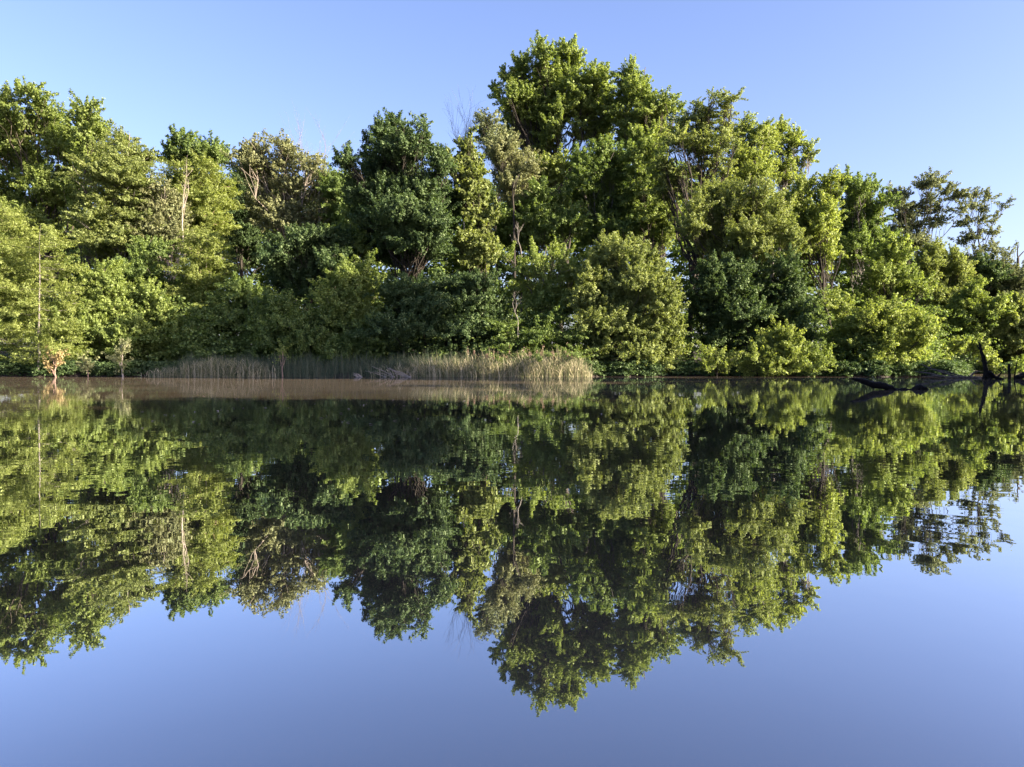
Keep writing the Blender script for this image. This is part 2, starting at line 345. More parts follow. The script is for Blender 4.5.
# ------------------------------------------------------------------ the trees, one call each (pixel sketch of the crown + distance -> metres)
tree('tall_tree','tall open crowned tree reaching highest at the far left, on a thick pinkish trunk','tree',52,72,
 [(45,97,14,11),(12,107,20,14),(33,112,20,16),(52,135,14,16),(5,135,18,20),(25,165,26,18),(50,185,16,18),(12,200,26,20),(35,222,24,14),(-18,120,18,24),(-22,175,22,30),(60,160,9,9)],
 'bright','broad',BARK,dens=0.8,trunk_r=0.42)
tree('forked_tree','slim tree with an open twin topped crown just right of the tallest left tree','tree',76,70,
 [(79,106,9,11),(95,112,11,13),(86,128,15,15),(78,152,13,13),(70,185,10,14),(84,215,18,12)],'bright','broad',BARK,dens=0.72)
tree('conical_tree','broad conical tree with shelf like layered sprays and a short spur on its right shoulder','tree',121,66,
 [(107,126,11,9),(116,140,18,10),(134,141,11,5),(124,158,20,12),(104,172,22,13),(134,178,20,12),(118,195,28,13),(100,212,24,13),(135,215,24,14),(118,235,30,14),(85,240,20,12),(150,240,18,12)],
 'olive','layer',BARK_G,dens=1.0)
tree('cypress','young grey green cypress with a straight pale trunk and flared foot at the water','tree',38,50,
 [(37,222,9,8),(27,241,12,6),(46,236,11,6),(20,262,14,6),(50,256,15,6),(36,268,12,6),(14,282,16,7),(54,284,20,6),(30,296,13,6),(8,306,15,7),(62,302,16,6),(42,312,16,7),(15,325,20,7),(64,322,17,7),(38,333,15,6),(4,340,14,6),(60,342,19,7),(30,352,16,5),(74,335,8,5),(-6,330,10,5)],
 'needle','feather',BARK_G,dens=0.85,deep=0.2,trunk_r=0.11,limb=0.3,twigs=1)
tree('bald_cypress','feathery yellow green cypress cut by the left edge of the photo','tree',-4,52,
 [(0,205,13,10),(4,224,18,9),(2,244,24,9),(10,262,24,9),(4,282,28,10),(10,302,24,9),(-20,240,22,14),(-24,280,26,18),(-15,318,24,10)],
 'needle','feather',BARK_P,dens=1.3,deep=0.15)
tree('maple_tree','bright green maple with big ragged leaves just right of the grey green cypress','tree',97,53,
 [(99,260,10,9),(92,274,14,9),(110,280,13,11),(84,290,14,11),(104,300,17,11),(120,306,12,10),(80,314,18,11),(105,325,22,11),(68,335,16,9),(125,332,14,9),(98,345,24,8)],
 'bright','broad',BARK,dens=1.0,deep=0.2,leafscale=1.15)
tree('maple_tree','low rounded bright yellow green maple above the start of the reeds','tree',148,54,
 [(144,290,15,9),(130,303,13,10),(152,306,17,11),(170,312,11,10),(140,324,18,11),(162,332,18,11),(182,330,12,12),(130,344,22,10),(160,350,24,10)],
 'bright','broad',BARK,dens=1.0,deep=0.2,leafscale=1.1)
tree('broadleaf_tree','fresh green tree with a loose top between the conical tree and the low maple','tree',150,62,
 [(140,258,16,9),(128,272,17,10),(155,270,16,10),(172,285,15,11),(120,290,16,10),(148,240,14,9)],'mid','broad',BARK_G,dens=0.9)
tree('broadleaf_tree','dark topped tree rising behind the tall feathery cypress left of the grey willow','tree',200,78,
 [(187,141,13,9),(207,139,14,9),(176,152,9,9),(198,152,18,9),(222,152,7,8)],'mid','broad',BARK,dens=0.9)
tree('cypress','tall soft green cypress with a dense rounded feathery crown below the skyline','tree',200,70,
 [(180,166,15,10),(203,164,18,9),(216,178,14,10),(186,182,18,10),(208,194,20,10),(182,200,14,10),(196,212,24,9),(214,212,14,9),(190,226,20,9)],
 'needle','feather',BARK_R,dens=1.5,deep=0.2)
tree('sycamore','thin pale leaved tree with bare whitish upper twigs left of the rounded cypress','tree',168,66,
 [(160,185,13,9),(155,200,15,11),(172,205,12,11),(162,222,16,11),(150,228,14,10),(178,232,10,10)],'pale','sparse',BARK_P,dens=1.1,twigs=9)
tree('cypress','small bright feathery cypress standing lower right of the rounded one','tree',205,60,
 [(203,232,14,8),(216,243,10,9),(197,248,17,9),(212,258,14,8),(190,266,18,9),(206,278,18,9),(186,288,18,9),(208,298,16,8)],
 'needle','feather',BARK_P,dens=1.5,deep=0.2)
tree('broadleaf_tree','wide spreading tree with dark lower boughs leaning over the left reed bed','tree',228,54,
 [(232,282,14,9),(247,290,13,9),(222,296,15,10),(250,306,15,11),(228,314,18,12),(207,318,15,12),(250,330,18,12),(222,340,22,12),(196,342,16,12),(243,354,22,9),(205,356,20,8),(262,345,12,10)],
 'mid','broad',BARK_D,dens=1.05,deep=0.25)
tree('willow','pale grey green willow with white leaning limbs under the bare treetops','tree',290,74,
 [(243,146,11,8),(262,143,14,8),(284,146,14,9),(252,160,17,11),(278,163,18,11),(303,158,15,11),(322,168,12,10),(262,180,18,12),(290,184,20,12),(318,188,15,13),(250,196,12,10),(275,204,18,11),(303,208,18,11),(328,208,13,11),(285,222,20,10)],
 'pale','sparse',BARK_P,dens=0.8,twigs=9,limb=1.5,deep=0.2)
tree('broadleaf_tree','dark green tree filling the notch just left of the pale willow','tree',242,84,
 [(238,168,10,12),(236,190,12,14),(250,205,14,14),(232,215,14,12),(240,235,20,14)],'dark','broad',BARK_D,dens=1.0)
tree('broadleaf_tree','deep green tree with small highlights between the pale willow and the dark oak','tree',345,72,
 [(332,173,12,6),(347,172,9,6),(338,186,14,9),(352,192,13,10),(338,206,15,10),(355,212,14,12),(345,228,18,11)],'mid','broad',BARK_D,dens=1.05)
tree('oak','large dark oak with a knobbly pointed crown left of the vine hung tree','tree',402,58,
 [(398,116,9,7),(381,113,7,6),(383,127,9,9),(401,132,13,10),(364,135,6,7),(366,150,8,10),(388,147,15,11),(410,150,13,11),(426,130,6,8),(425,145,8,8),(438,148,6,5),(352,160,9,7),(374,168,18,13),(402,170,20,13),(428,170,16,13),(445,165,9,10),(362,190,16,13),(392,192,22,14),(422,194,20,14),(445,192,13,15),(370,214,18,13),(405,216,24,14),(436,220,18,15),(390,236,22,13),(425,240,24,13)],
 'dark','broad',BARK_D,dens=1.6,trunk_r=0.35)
tree('broadleaf_tree','sunlit tree with pale green clumps on the left flank of the dark oak','tree',352,60,
 [(350,208,10,7),(346,222,12,8),(362,226,11,8),(340,238,14,9),(360,240,12,8)],'bright','broad',BARK_G,dens=0.9)
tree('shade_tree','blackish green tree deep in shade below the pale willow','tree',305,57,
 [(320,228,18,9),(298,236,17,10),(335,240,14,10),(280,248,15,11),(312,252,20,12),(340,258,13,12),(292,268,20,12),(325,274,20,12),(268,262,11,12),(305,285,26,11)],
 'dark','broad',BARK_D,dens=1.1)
tree('maple_tree','bright leafed maple left of the long shaded thicket with a small pale trunk','tree',350,53,
 [(347,258,8,6),(361,257,10,7),(340,268,11,8),(357,270,13,8),(333,282,12,9),(351,284,15,9),(370,280,12,9),(338,298,16,10),(362,298,16,10),(345,314,20,11),(374,312,16,11)],
 'bright','broad',BARK_G,dens=1.0,deep=0.2)
tree('thicket_tree','low shaded tree right behind the middle of the left reeds, with a flat bushy top','tree',285,52,
 [(262,296,12,8),(280,302,14,9),(268,316,18,11),(293,320,18,11),(315,314,14,9),(330,316,10,8),(278,336,22,12),(310,335,22,12),(265,350,20,9),(298,353,24,9),(332,350,20,10)],
 'mid','broad',BARK_D,dens=1.05,deep=0.2)
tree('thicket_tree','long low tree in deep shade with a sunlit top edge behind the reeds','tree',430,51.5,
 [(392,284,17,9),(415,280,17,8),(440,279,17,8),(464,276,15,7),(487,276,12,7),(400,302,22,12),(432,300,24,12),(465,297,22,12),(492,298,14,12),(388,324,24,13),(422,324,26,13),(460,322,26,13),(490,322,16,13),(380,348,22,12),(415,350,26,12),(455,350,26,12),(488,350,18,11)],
 'dark','broad',BARK_D,dens=1.0,deep=0.16)  # dark leaf colour is partly species, partly shade put into the crown
tree('thicket_tree','dark leafy shrub tree between the bright maple and the long shaded thicket','tree',358,51.5,
 [(350,330,17,10),(372,332,15,10),(345,346,18,11),(368,352,18,10),(335,356,14,8)],'mid','broad',BARK_D,dens=1.05,deep=0.2)
tree('vine_hung_tree','leaning tree hung with vines, its dark trunk showing between pale leaf clumps','tree',484,60,
 [(449,156,6,6),(455,165,7,7),(468,131,5,6),(466,142,8,8),(462,155,9,8),(474,158,9,9),(465,172,10,9),(478,175,9,10),(470,190,10,10),(484,193,8,10),(476,208,11,10),(490,212,8,10),(478,228,12,10),(466,240,11,10),(488,244,12,10),(476,258,13,10)],
 'olive','vine',BARK_D,dens=1.0,deep=0.2,trunk_r=0.32)
tree('grey_tree','purplish grey thinly leaved treetop between the vine hung tree and the tallest crown','tree',492,72,
 [(489,118,11,8),(500,128,10,8),(484,128,8,7),(510,132,8,8),(494,142,14,8),(515,146,8,7)],'grey','sparse',BARK_D,dens=0.9,twigs=10,trunk_r=0.13)
tree('sycamore','pale yellowish tree with many thin upright stems in front of the tallest crown','tree',515,64,
 [(507,143,10,7),(498,152,9,9),(515,153,11,9),(528,150,8,7),(504,166,11,9),(521,168,12,9),(534,164,8,8),(510,181,12,9),(528,184,12,9),(518,198,12,8)],
 'pale','fine',BARK_D,dens=1.0,twigs=8,trunk_r=0.13)
tree('broadleaf_tree','compact bright yellow green tree directly under the tallest crown','tree',552,66,
 [(541,154,8,6),(548,162,10,7),(560,155,8,6),(537,167,8,6),(558,168,10,6),(546,176,12,5)],'yellow','broad',BARK,dens=1.0)
tree('tall_tree','tallest tree of the wood, its huge ragged crown rising over the middle of the skyline','tree',561,78,
 [(522,49,6,7),(541,46,7,6),(521,62,9,8),(540,58,10,9),(556,46,8,6),(566,50,10,9),(577,45,5,6),(578,55,8,8),(503,67,4,4),(493,80,5,4),(497,88,5,4),(511,78,7,7),(524,78,12,9),(546,76,13,10),(566,70,12,10),(586,68,9,7),(600,61,7,5),(608,70,9,8),(594,80,13,9),(572,88,14,10),(548,94,14,10),(524,96,13,9),(510,98,9,8),(610,88,9,10),(516,112,13,8),(538,112,14,9),(562,108,12,9),(585,104,14,10),(606,106,12,9),(530,128,12,8),(552,126,11,8),(578,124,9,8),(598,124,14,9),(545,140,10,6),(606,140,9,7)],
 'bright','broad',BARK_D,dens=0.95,deep=0.22,trunk_r=0.45)
tree('tall_tree','tree with a small knob of leaves on top next to the tallest crown','tree',640,74,
 [(631,59,7,6),(628,71,9,8),(642,74,9,8),(634,88,13,9),(650,92,10,8),(627,104,13,10),(648,108,14,10),(662,102,9,7),(634,122,16,10),(655,126,13,10),(675,104,7,6),(670,116,9,8),(640,138,16,9)],
 'bright','broad',BARK,dens=0.95,deep=0.22)
tree('spreading_tree','broad crowned darker tree with a visible forked black trunk high in the wood','tree',691,57.5,
 [(697,97,8,5),(711,93,10,5),(728,97,10,6),(690,108,9,6),(708,107,14,7),(732,109,8,6),(683,122,11,8),(703,121,16,8),(725,124,12,8),(672,136,9,7),(692,138,14,8),(716,140,15,8),(736,142,8,7),(664,158,11,9),(680,168,12,8),(708,158,14,7),(728,164,11,7),(668,178,13,8),(715,180,14,7),(738,184,10,6)],
 'olive','layer',BARK_D,dens=0.92,deep=0.25,limb=1.4,trunk_r=0.3)
tree('broadleaf_tree','yellowish green rounded tree on the slope of the skyline right of the spreading crown','tree',755,64,
 [(745,121,10,6),(760,126,9,6),(770,124,7,6),(750,135,14,9),(768,138,11,8),(742,152,13,9),(760,155,14,9),(752,170,14,9),(738,172,9,8)],
 'yellow','fine',BARK_G,dens=1.0)
tree('crooked_tree','gappy tree on the right skyline with pale forked limbs carrying separate leaf tufts','tree',765,68,
 [(784,115,4,5),(782,123,5,4),(797,128,9,4),(779,131,6,5),(791,137,8,5),(788,146,8,5),(772,140,6,5),(807,145,4,4),(810,153,6,5),(799,156,8,5),(784,160,9,6),(770,168,8,7),(790,172,10,6)],
 'yellow','broad',BARK_G,dens=1.0,deep=0.15,limb=1.3,twigs=6)
tree('sweetgum','vivid yellow green tree with crinkled sunlit clumps on the right shoulder of the wood','tree',832,58,
 [(806,178,10,7),(825,176,9,6),(798,190,10,8),(817,190,13,9),(834,190,7,8),(803,206,13,9),(823,206,14,9),(838,212,7,8),(795,222,12,9),(815,224,14,9),(834,228,10,8),(806,240,13,8),(828,243,12,8),(841,246,6,5),(832,258,8,6)],
 'yellow','broad',BARK_D,dens=0.95,deep=0.2,leafscale=1.05)
tree('broadleaf_tree','wide pale lit tree in the heart of the wood below the forked black trunk','tree',722,54.5,
 [(712,186,13,8),(735,190,15,9),(757,190,13,9),(700,202,13,9),(725,206,17,10),(750,208,16,10),(775,206,12,10),(690,220,12,10),(712,224,16,10),(740,226,16,10),(768,226,15,11),(785,236,11,11),(725,242,15,9),(752,246,17,9)],
 'olive','fine',BARK_D,dens=1.0,deep=0.22)
tree('shade_tree','dark tree in shadow below the heart of the wood, left of the tall lit bush','tree',745,52.5,
 [(712,264,16,9),(735,262,16,9),(760,262,17,9),(785,262,13,10),(704,284,16,12),(730,284,20,12),(760,284,20,12),(790,284,15,12),(715,308,20,12),(745,308,22,12),(777,308,20,12),(805,300,12,12),(725,332,18,12),(757,332,18,10),(800,325,12,11)],
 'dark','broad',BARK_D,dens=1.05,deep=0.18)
tree('rounded_tree','big rounded sunlit tree in front, dense with small leaves above the undercut bank','tree',630,51,
 [(604,236,9,7),(617,245,11,8),(638,238,10,8),(649,249,10,8),(600,254,12,9),(630,260,16,10),(655,266,13,10),(590,270,12,10),(612,276,17,11),(640,280,17,11),(666,284,12,11),(585,292,14,11),(610,298,18,12),(638,302,18,12),(664,304,14,11),(676,298,8,8),(590,318,17,12),(620,322,20,12),(650,326,20,12),(674,324,11,10),(605,342,20,11),(638,345,22,10),(668,344,18,10),(590,352,14,9),(655,358,18,6)],
 'olive','fine',BARK_D,dens=1.1,deep=0.16,leafscale=1.15)
tree('broadleaf_tree','tree with scattered bright clumps left of the big rounded tree','tree',545,54,
 [(534,248,7,7),(553,243,9,6),(566,248,8,6),(520,262,11,7),(540,264,10,8),(562,264,10,8),(574,270,8,8),(526,280,13,9),(550,282,14,9),(572,286,11,9),(507,248,8,8),(538,298,14,9),(562,302,14,9)],
 'bright','broad',BARK_G,dens=0.85,deep=0.25)
tree('thicket_tree','low leafy tree with layered boughs behind the tan reed plumes','tree',532,50.8,
 [(556,310,14,8),(527,316,13,8),(505,322,13,8),(540,330,17,10),(514,338,16,9),(565,330,14,10),(535,350,20,9),(572,350,15,10),(504,352,12,8)],
 'mid','layer',BARK_D,dens=1.05,deep=0.2)
tree('broadleaf_tree','green tree of the second row between the tallest crown and the big rounded tree','tree',602,66,
 [(582,152,12,9),(600,150,12,8),(618,155,13,9),(590,168,15,10),(612,172,16,10),(580,186,14,10),(602,190,17,10),(625,188,14,10),(590,206,16,10),(615,208,17,10),(600,224,17,9),(625,226,15,9)],
 'mid','broad',BARK_G,dens=0.95)
tree('broadleaf_tree','light green tree standing left of the forked black trunk','tree',652,64,
 [(640,152,12,9),(657,148,11,9),(645,168,15,10),(662,178,12,10),(640,186,14,10),(655,198,15,10),(668,208,12,10),(645,214,16,10),(665,228,15,10)],
 'bright','broad',BARK,dens=0.9)
tree('broadleaf_tree','shaded tree behind the dark broken snag, left of the second row','tree',545,62,
 [(540,188,13,9),(558,190,14,9),(535,204,13,10),(556,208,16,10),(570,218,12,10),(525,220,12,10),(545,226,16,9),(505,214,12,9),(510,230,13,9)],
 'mid','broad',BARK_D,dens=0.95)
tree('broadleaf_tree','soft green tree on the falling right skyline just past the vivid yellow green one','tree',865,72,
 [(848,172,9,6),(862,176,9,6),(874,180,8,6),(852,186,11,8),(870,192,13,8),(884,198,9,8),(856,204,13,10),(878,212,13,10),(864,226,16,10),(886,232,12,11),(852,240,12,10),(872,250,16,10)],
 'mid','broad',BARK_G,dens=0.95)
tree('broadleaf_tree','tree with a sharply lit right edge standing over the tall lit bush','tree',893,60,
 [(890,238,8,7),(898,250,9,8),(884,254,10,9),(905,264,9,8),(892,270,12,9),(912,278,9,7),(922,284,6,5),(876,272,11,10),(898,286,14,8),(868,290,12,9),(884,300,14,8)],
 'bright','broad',BARK_D,dens=1.0,deep=0.2)
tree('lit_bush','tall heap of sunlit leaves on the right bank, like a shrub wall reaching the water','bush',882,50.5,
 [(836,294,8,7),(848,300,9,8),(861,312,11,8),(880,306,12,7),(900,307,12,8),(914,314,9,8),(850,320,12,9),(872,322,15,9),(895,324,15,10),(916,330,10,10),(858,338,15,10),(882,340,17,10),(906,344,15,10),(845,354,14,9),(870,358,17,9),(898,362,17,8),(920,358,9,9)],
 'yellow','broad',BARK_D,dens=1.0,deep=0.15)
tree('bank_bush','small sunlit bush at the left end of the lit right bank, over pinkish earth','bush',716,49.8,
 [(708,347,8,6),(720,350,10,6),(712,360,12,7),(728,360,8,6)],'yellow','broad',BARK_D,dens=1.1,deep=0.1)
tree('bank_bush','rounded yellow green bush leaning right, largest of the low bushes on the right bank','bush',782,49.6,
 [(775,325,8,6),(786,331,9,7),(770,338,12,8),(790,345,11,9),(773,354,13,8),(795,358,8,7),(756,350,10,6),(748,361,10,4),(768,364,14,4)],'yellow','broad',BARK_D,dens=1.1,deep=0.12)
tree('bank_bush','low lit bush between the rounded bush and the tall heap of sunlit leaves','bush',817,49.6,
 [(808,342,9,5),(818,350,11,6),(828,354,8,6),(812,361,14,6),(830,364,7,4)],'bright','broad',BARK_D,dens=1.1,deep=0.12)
tree('airy_tree','lacy see through treetop with dark spreading branches against the pale right sky','tree',925,95,
 [(897,184,7,5),(908,188,9,6),(921,180,9,5),(934,177,9,5),(947,185,8,6),(957,190,8,6),(896,200,8,6),(911,204,10,7),(928,196,9,7),(942,202,9,7),(955,206,8,5),(902,218,10,6),(920,218,11,7),(936,218,8,6),(912,234,12,7),(926,236,10,7)],
 'grey','airy',BARK_D,dens=1.05,deep=0.2,limb=1.2,twigs=7)
tree('airy_tree','lacy tree leaning right with open tufts, last crown before the dead snag','tree',984,95,
 [(966,187,8,4),(977,188,7,4),(993,190,6,4),(1003,200,5,4),(986,202,6,5),(999,212,6,4),(970,200,7,4),(968,216,8,6),(984,214,6,5),(994,226,7,4),(976,230,9,5),(990,244,8,6),(978,250,9,8)],
 'grey','airy',BARK_D,dens=1.05,deep=0.15,limb=1.2,twigs=7)
tree('dome_tree','dull gold dome shaped tree under the lacy treetops, its right edge lit','tree',942,80,
 [(930,246,9,6),(943,245,9,6),(955,250,8,7),(924,258,10,8),(941,260,14,8),(958,264,10,8),(926,276,12,9),(946,278,13,9),(962,278,8,8),(930,294,12,9),(950,296,11,9),(940,312,12,10),(954,314,8,10),(934,330,14,10),(950,334,10,10)],
 'olive','fine',BARK_D,dens=1.0,deep=0.2)
tree('broadleaf_tree','fresh green maple shaped tree to the right of the dome shaped one','tree',980,74,
 [(982,279,7,5),(975,287,9,7),(990,292,9,7),(968,298,10,8),(984,304,13,8),(998,306,6,7),(972,314,12,8),(990,320,9,8),(978,330,12,7)],
 'bright','broad',BARK_D,dens=1.0,deep=0.2)
tree('shade_tree','dark green tree column behind the last lacy crown near the right edge','tree',978,84,
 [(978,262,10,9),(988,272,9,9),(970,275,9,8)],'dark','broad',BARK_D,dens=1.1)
tree('broadleaf_tree','grey green tree mass around the dead snag at the right edge','tree',1008,84,
 [(1000,250,8,6),(1008,258,9,6),(1022,264,9,6),(1000,268,11,8),(1016,276,12,8),(1002,288,12,9),(1022,292,12,9),(1040,275,14,12),(1008,304,12,9),(1038,300,16,14)],
 'grey','fine',BARK_D,dens=1.0,deep=0.25)
tree('broadleaf_tree','tree hung with curtains of lit leaves, cut by the right edge above the shadowed bank','tree',1022,74,
 [(1014,298,7,8),(1026,306,9,9),(1010,316,9,7),(1022,324,10,8),(1004,326,8,6),(1036,320,12,12),(1016,338,12,7),(1034,342,12,8)],
 'olive','vine',BARK_D,dens=1.0,deep=0.2)
tree('arching_shrub','vine covered shrub arching in a low tunnel shape behind the leaning stump','bush',965,66,
 [(938,352,7,6),(947,345,8,5),(959,341,8,4),(971,341,8,4),(981,344,7,5),(989,351,7,6),(996,358,7,6),(1001,365,6,4),(932,360,7,6),(930,367,7,4),(940,366,7,4)],
 'yellow','vine',BARK_D,dens=1.3,deep=0.1,group=None)
tree('bank_bush','little lit bush beside the thin posts at the far right edge','bush',1020,66,
 [(1018,360,6,4),(1026,364,7,5),(1012,368,4,3)],'bright','broad',BARK_D,dens=1.1,deep=0.1)
tree('shade_tree','dark shrub tree filling the hollow inside the low arch of vines','bush',962,71,
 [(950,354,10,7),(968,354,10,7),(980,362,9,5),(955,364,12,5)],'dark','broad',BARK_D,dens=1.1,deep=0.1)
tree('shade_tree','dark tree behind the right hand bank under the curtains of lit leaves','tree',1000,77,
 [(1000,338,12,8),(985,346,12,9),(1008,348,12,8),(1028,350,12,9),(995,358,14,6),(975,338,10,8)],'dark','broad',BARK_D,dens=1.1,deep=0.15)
tree('sapling','small lone yellow sapling growing up out of the middle of the left reeds','sapling',282,48.5,
 [(283,344,5,5),(279,350,4,4),(286,351,4,4),(282,357,4,3)],'yellow','broad',BARK_R,dens=1.2,deep=0.05,twigs=2,leafscale=0.8)
# young trees standing in the shallows
tree('water_sapling','reddish twin stemmed young tree rising from the water beside the flared cypress foot','sapling',56,48,
 [(52,352,5,4),(58,356,4,5),(51,361,4,4),(60,349,4,3)],'rust','sparse',BARK_R,dens=1.3,deep=0.05,trunk_r=0.08,inwater=True,limb=1.5)
tree('water_sapling','young tree with a leaf tuft on a bare stem, middle of three in the shallows','sapling',88,48,
 [(86,356,4,3),(89,360,3,3),(91,373,3,3),(84,361,2,2)],'pale','sparse',BARK_R,dens=1.3,deep=0.05,trunk_r=0.07,inwater=True)
tree('water_sapling','slender stemmed young tree under the leaves of the low maple at the reed edge','sapling',123,48.5,
 [(121,346,7,4),(126,340,7,4),(118,352,5,3),(122,360,2,2)],'pale','airy',BARK_P,dens=1.2,deep=0.05,trunk_r=0.08,inwater=True)
# leafless and broken ones
bare('dead_tree','dead treetop of fine bare mauve twigs showing above the pale willow','dead tree',305,185,305,128,80,BARK_G,0.045,2,0.4,frac=0.75,kids=(3,5),stems=6)
bare('dead_tree','thin bare branches rising just right of the mauve dead treetop','dead tree',328,185,328,136,82,BARK_G,0.06,2,0.35,frac=0.8,kids=(3,4),stems=3)
bare('dead_tree','ghostly fan of bare twigs against the sky left of the tallest crown','dead tree',464,160,462,106,80,BARK_G,0.045,2,0.4,frac=0.8,kids=(4,6),stems=6)
bare('pale_snag','pale weathered snag standing in front of the rounded feathery cypress','dead tree',183,235,177,178,64,BARK_P,0.05,3,0.35,frac=0.6)
bare('dark_snag','short broken black snag with one side stub under the pale yellowish tree','dead tree',514,215,513,180,60.5,BARK_D,0.09,1,0.25,frac=0.95,kids=(1,2))
bare('dead_branch_tree','whitish dead limbs tangled in the shade below the black snag','dead tree',522,258,510,224,56,BARK_G,0.07,3,0.7,frac=0.5,kids=(3,4))
bare('dead_branch_tree','bare pale boughs low in the dark hollow left of the big rounded tree','dead tree',518,320,512,292,50.6,BARK_G,0.035,3,0.8,frac=0.6,kids=(2,4))
bare('dead_snag','dark forked snag against the sky by the right edge','dead tree',1018,258,1019,237,90,BARK_D,0.14,1,0.2,frac=0.8,kids=(1,2),stems=2)
bare('pale_snag','slim whitish leaning pole right of the dark hollow under the willow','dead tree',335,290,329,262,56,BARK_P,0.09,0,0.2,frac=1.0)

# ------------------------------------------------------------------ undergrowth and far wood (masses nobody could count)
def mass(name, label, pts, r, k, mat, ls, asp=0.7, fl=0.6):
    n = len(pts); idx = np.repeat(np.arange(n), k); m = len(idx)
    e = unit(rng.normal(size=(m,3))); e[:,2] = np.abs(e[:,2])
    rr = (r*rng.uniform(0.6,1.3,n))[idx]
    pos = pts[idx] + e*(rng.random(m)**0.4*rr)[:,None]*np.array([1,1,fl])
    V = leaves(pos, 0.6*e + np.array([0,-0.1,0.6]) + 0.5*rng.normal(size=(m,3)), ls, asp)
    o = link_mesh(name, V, np.arange(len(V)), 4, ML[mat]); tag(o, label, 'undergrowth', kind='stuff'); return o
n = 5200
ux = rng.uniform(-44, 46, n); uy = shore(ux) + np.where(ux > 27, 3.0, 1.4) + rng.random(n)**1.2*22
uh = 2.4 + 2.6*rng.random(n) + 0.12*(uy - shore(ux))
uz = ground_z(ux, uy) + 0.1 + rng.random(n)*uh*np.clip((uy-shore(ux))/3.0, 0.25, 1)
mass('undergrowth', 'tangled dark green undergrowth filling the space under the trees', np.stack([ux,uy,uz],1), 0.75, 34, 'mid', 0.17)
# low herbs spilling over the bank edge
n = 1500
n = 2600; ux = np.concatenate([rng.uniform(4.5, 34, n), rng.uniform(-38, -22, 1400), rng.uniform(28, 50, 1200)]); uy = shore(ux) - 0.1 + rng.random(len(ux))**1.3*1.5
mass('bank_plants', 'low leafy plants along the edge of the bank', np.stack([ux,uy,np.maximum(ground_z(ux,uy),0)+0.03+rng.random(len(ux))**1.4*0.65],1), 0.28, 30, 'dark', 0.12)  # dark leaf colour paints in the shade of the crowns overhead
n = 9500
fx = rng.uniform(-90, 95, n); fy = rng.uniform(96, 118, n)
prof = np.interp(fx/fy*F+CX, [-200,0,60,100,150,200,250,330,400,460,500,540,640,700,760,830,880,920,960,1024,1300], [225,225,240,225,195,185,180,200,195,200,185,165,168,175,195,215,240,264,268,285,290])
ft = wz(prof, fy) + 1.2*np.sin(fx*0.9) + 0.8*np.sin(fx*2.1+1)
mass('distant_woodland', 'far woodland closing the gaps behind the riverside trees', np.stack([fx,fy,3+rng.random(n)**0.7*(ft-3)],1), 1.35, 60, 'mid', 0.45)

# ------------------------------------------------------------------ reeds
def blades(name, label, xs, ys, hs, lean, width, mat, zbase=-0.05, wind=0.0, leafy=0.0):
    n0 = len(xs); n = n0 + int(n0*leafy); lift = np.zeros(n)
    if n > n0:      # side leaves that fold out of the stems at a slant
        k = rng.integers(0, n0, n-n0); xs = np.concatenate([xs, xs[k]]); ys = np.concatenate([ys, ys[k]])
        lift[n0:] = hs[k]*rng.uniform(0.15, 0.8, n-n0); hs = np.concatenate([hs, rng.uniform(0.3, 0.6, n-n0)])
    az = rng.uniform(0, 2*np.pi, n); tilt = np.abs(rng.normal(size=n))*lean; tilt[n0:] = rng.uniform(0.35, 1.25, n-n0)
    dx = np.cos(az)*np.sin(tilt) + wind; dy = np.sin(az)*np.sin(tilt)*0.7; dz = np.cos(tilt)
    b = np.stack([xs, ys, np.maximum(ground_z(xs, ys), zbase) + lift], 1); d = np.stack([dx,dy,dz],1)
    side = np.stack([np.cos(az+1.3), np.sin(az+1.3)*0.4, np.zeros(n)],1)*(width*rng.uniform(0.6,1.4,n))[:,None]
    m = b + d*(hs*0.55)[:,None]; t = b + d*hs[:,None] + np.stack([dx*hs*0.35, dy*hs*0.35, -0.22*hs*np.sin(tilt)*1.2],1)
    v = np.stack([b-side*.5, b+side*.5, m+side*.45, m-side*.45, t+side*.12, t-side*.12],1).reshape(-1,3)
    i = np.arange(n)[:,None]*6; f = np.concatenate([i+np.array([[0,1,2,3]]), i+np.array([[3,2,4,5]])],1).ravel()
    o = link_mesh(name, v, f, 4, mat); tag(o, label, 'reeds', kind='stuff'); return t
n = 11500
px = rng.uniform(150, 592, n); hp = np.interp(px, [150,165,195,235,300,380,430,500,560,592], [0.5,0.9,1.3,1.35,1.35,1.35,1.45,1.55,1.65,0.9])
Y = 48.6 + rng.random(n)*2.8
blades('reed_bed', 'bluish green reeds standing in a long strip along the waterline', wx(px,Y), Y, 0.92*hp*rng.uniform(0.4,1.15,n)**0.9*(1+0.10*np.sin(px*0.21)+0.08*np.sin(px*0.53+1)), 0.2, 0.022, REED_G, leafy=0.3)
n = 1500; px = np.concatenate([rng.normal(212, 22, 1000), rng.normal(170,10,250), rng.normal(258,10,250)]); Y = 48.4 + rng.random(n)*0.9
blades('reed_clump', 'pale sunlit reeds at the left end of the reed strip', wx(px,Y), Y, np.interp(px,[150,180,215,250,280],[0.5,0.8,1.5,1.2,0.8])*rng.uniform(0.4,1.1,n), 0.3, 0.028, REED_T, leafy=1.0)
n = 3400; px = np.concatenate([rng.uniform(425, 592, 2000), rng.normal(425, 24, 400), np.repeat(rng.uniform(400,590,50),20)+rng.normal(size=1000)*2.2]); Y = 48.1 + rng.random(n)*1.5
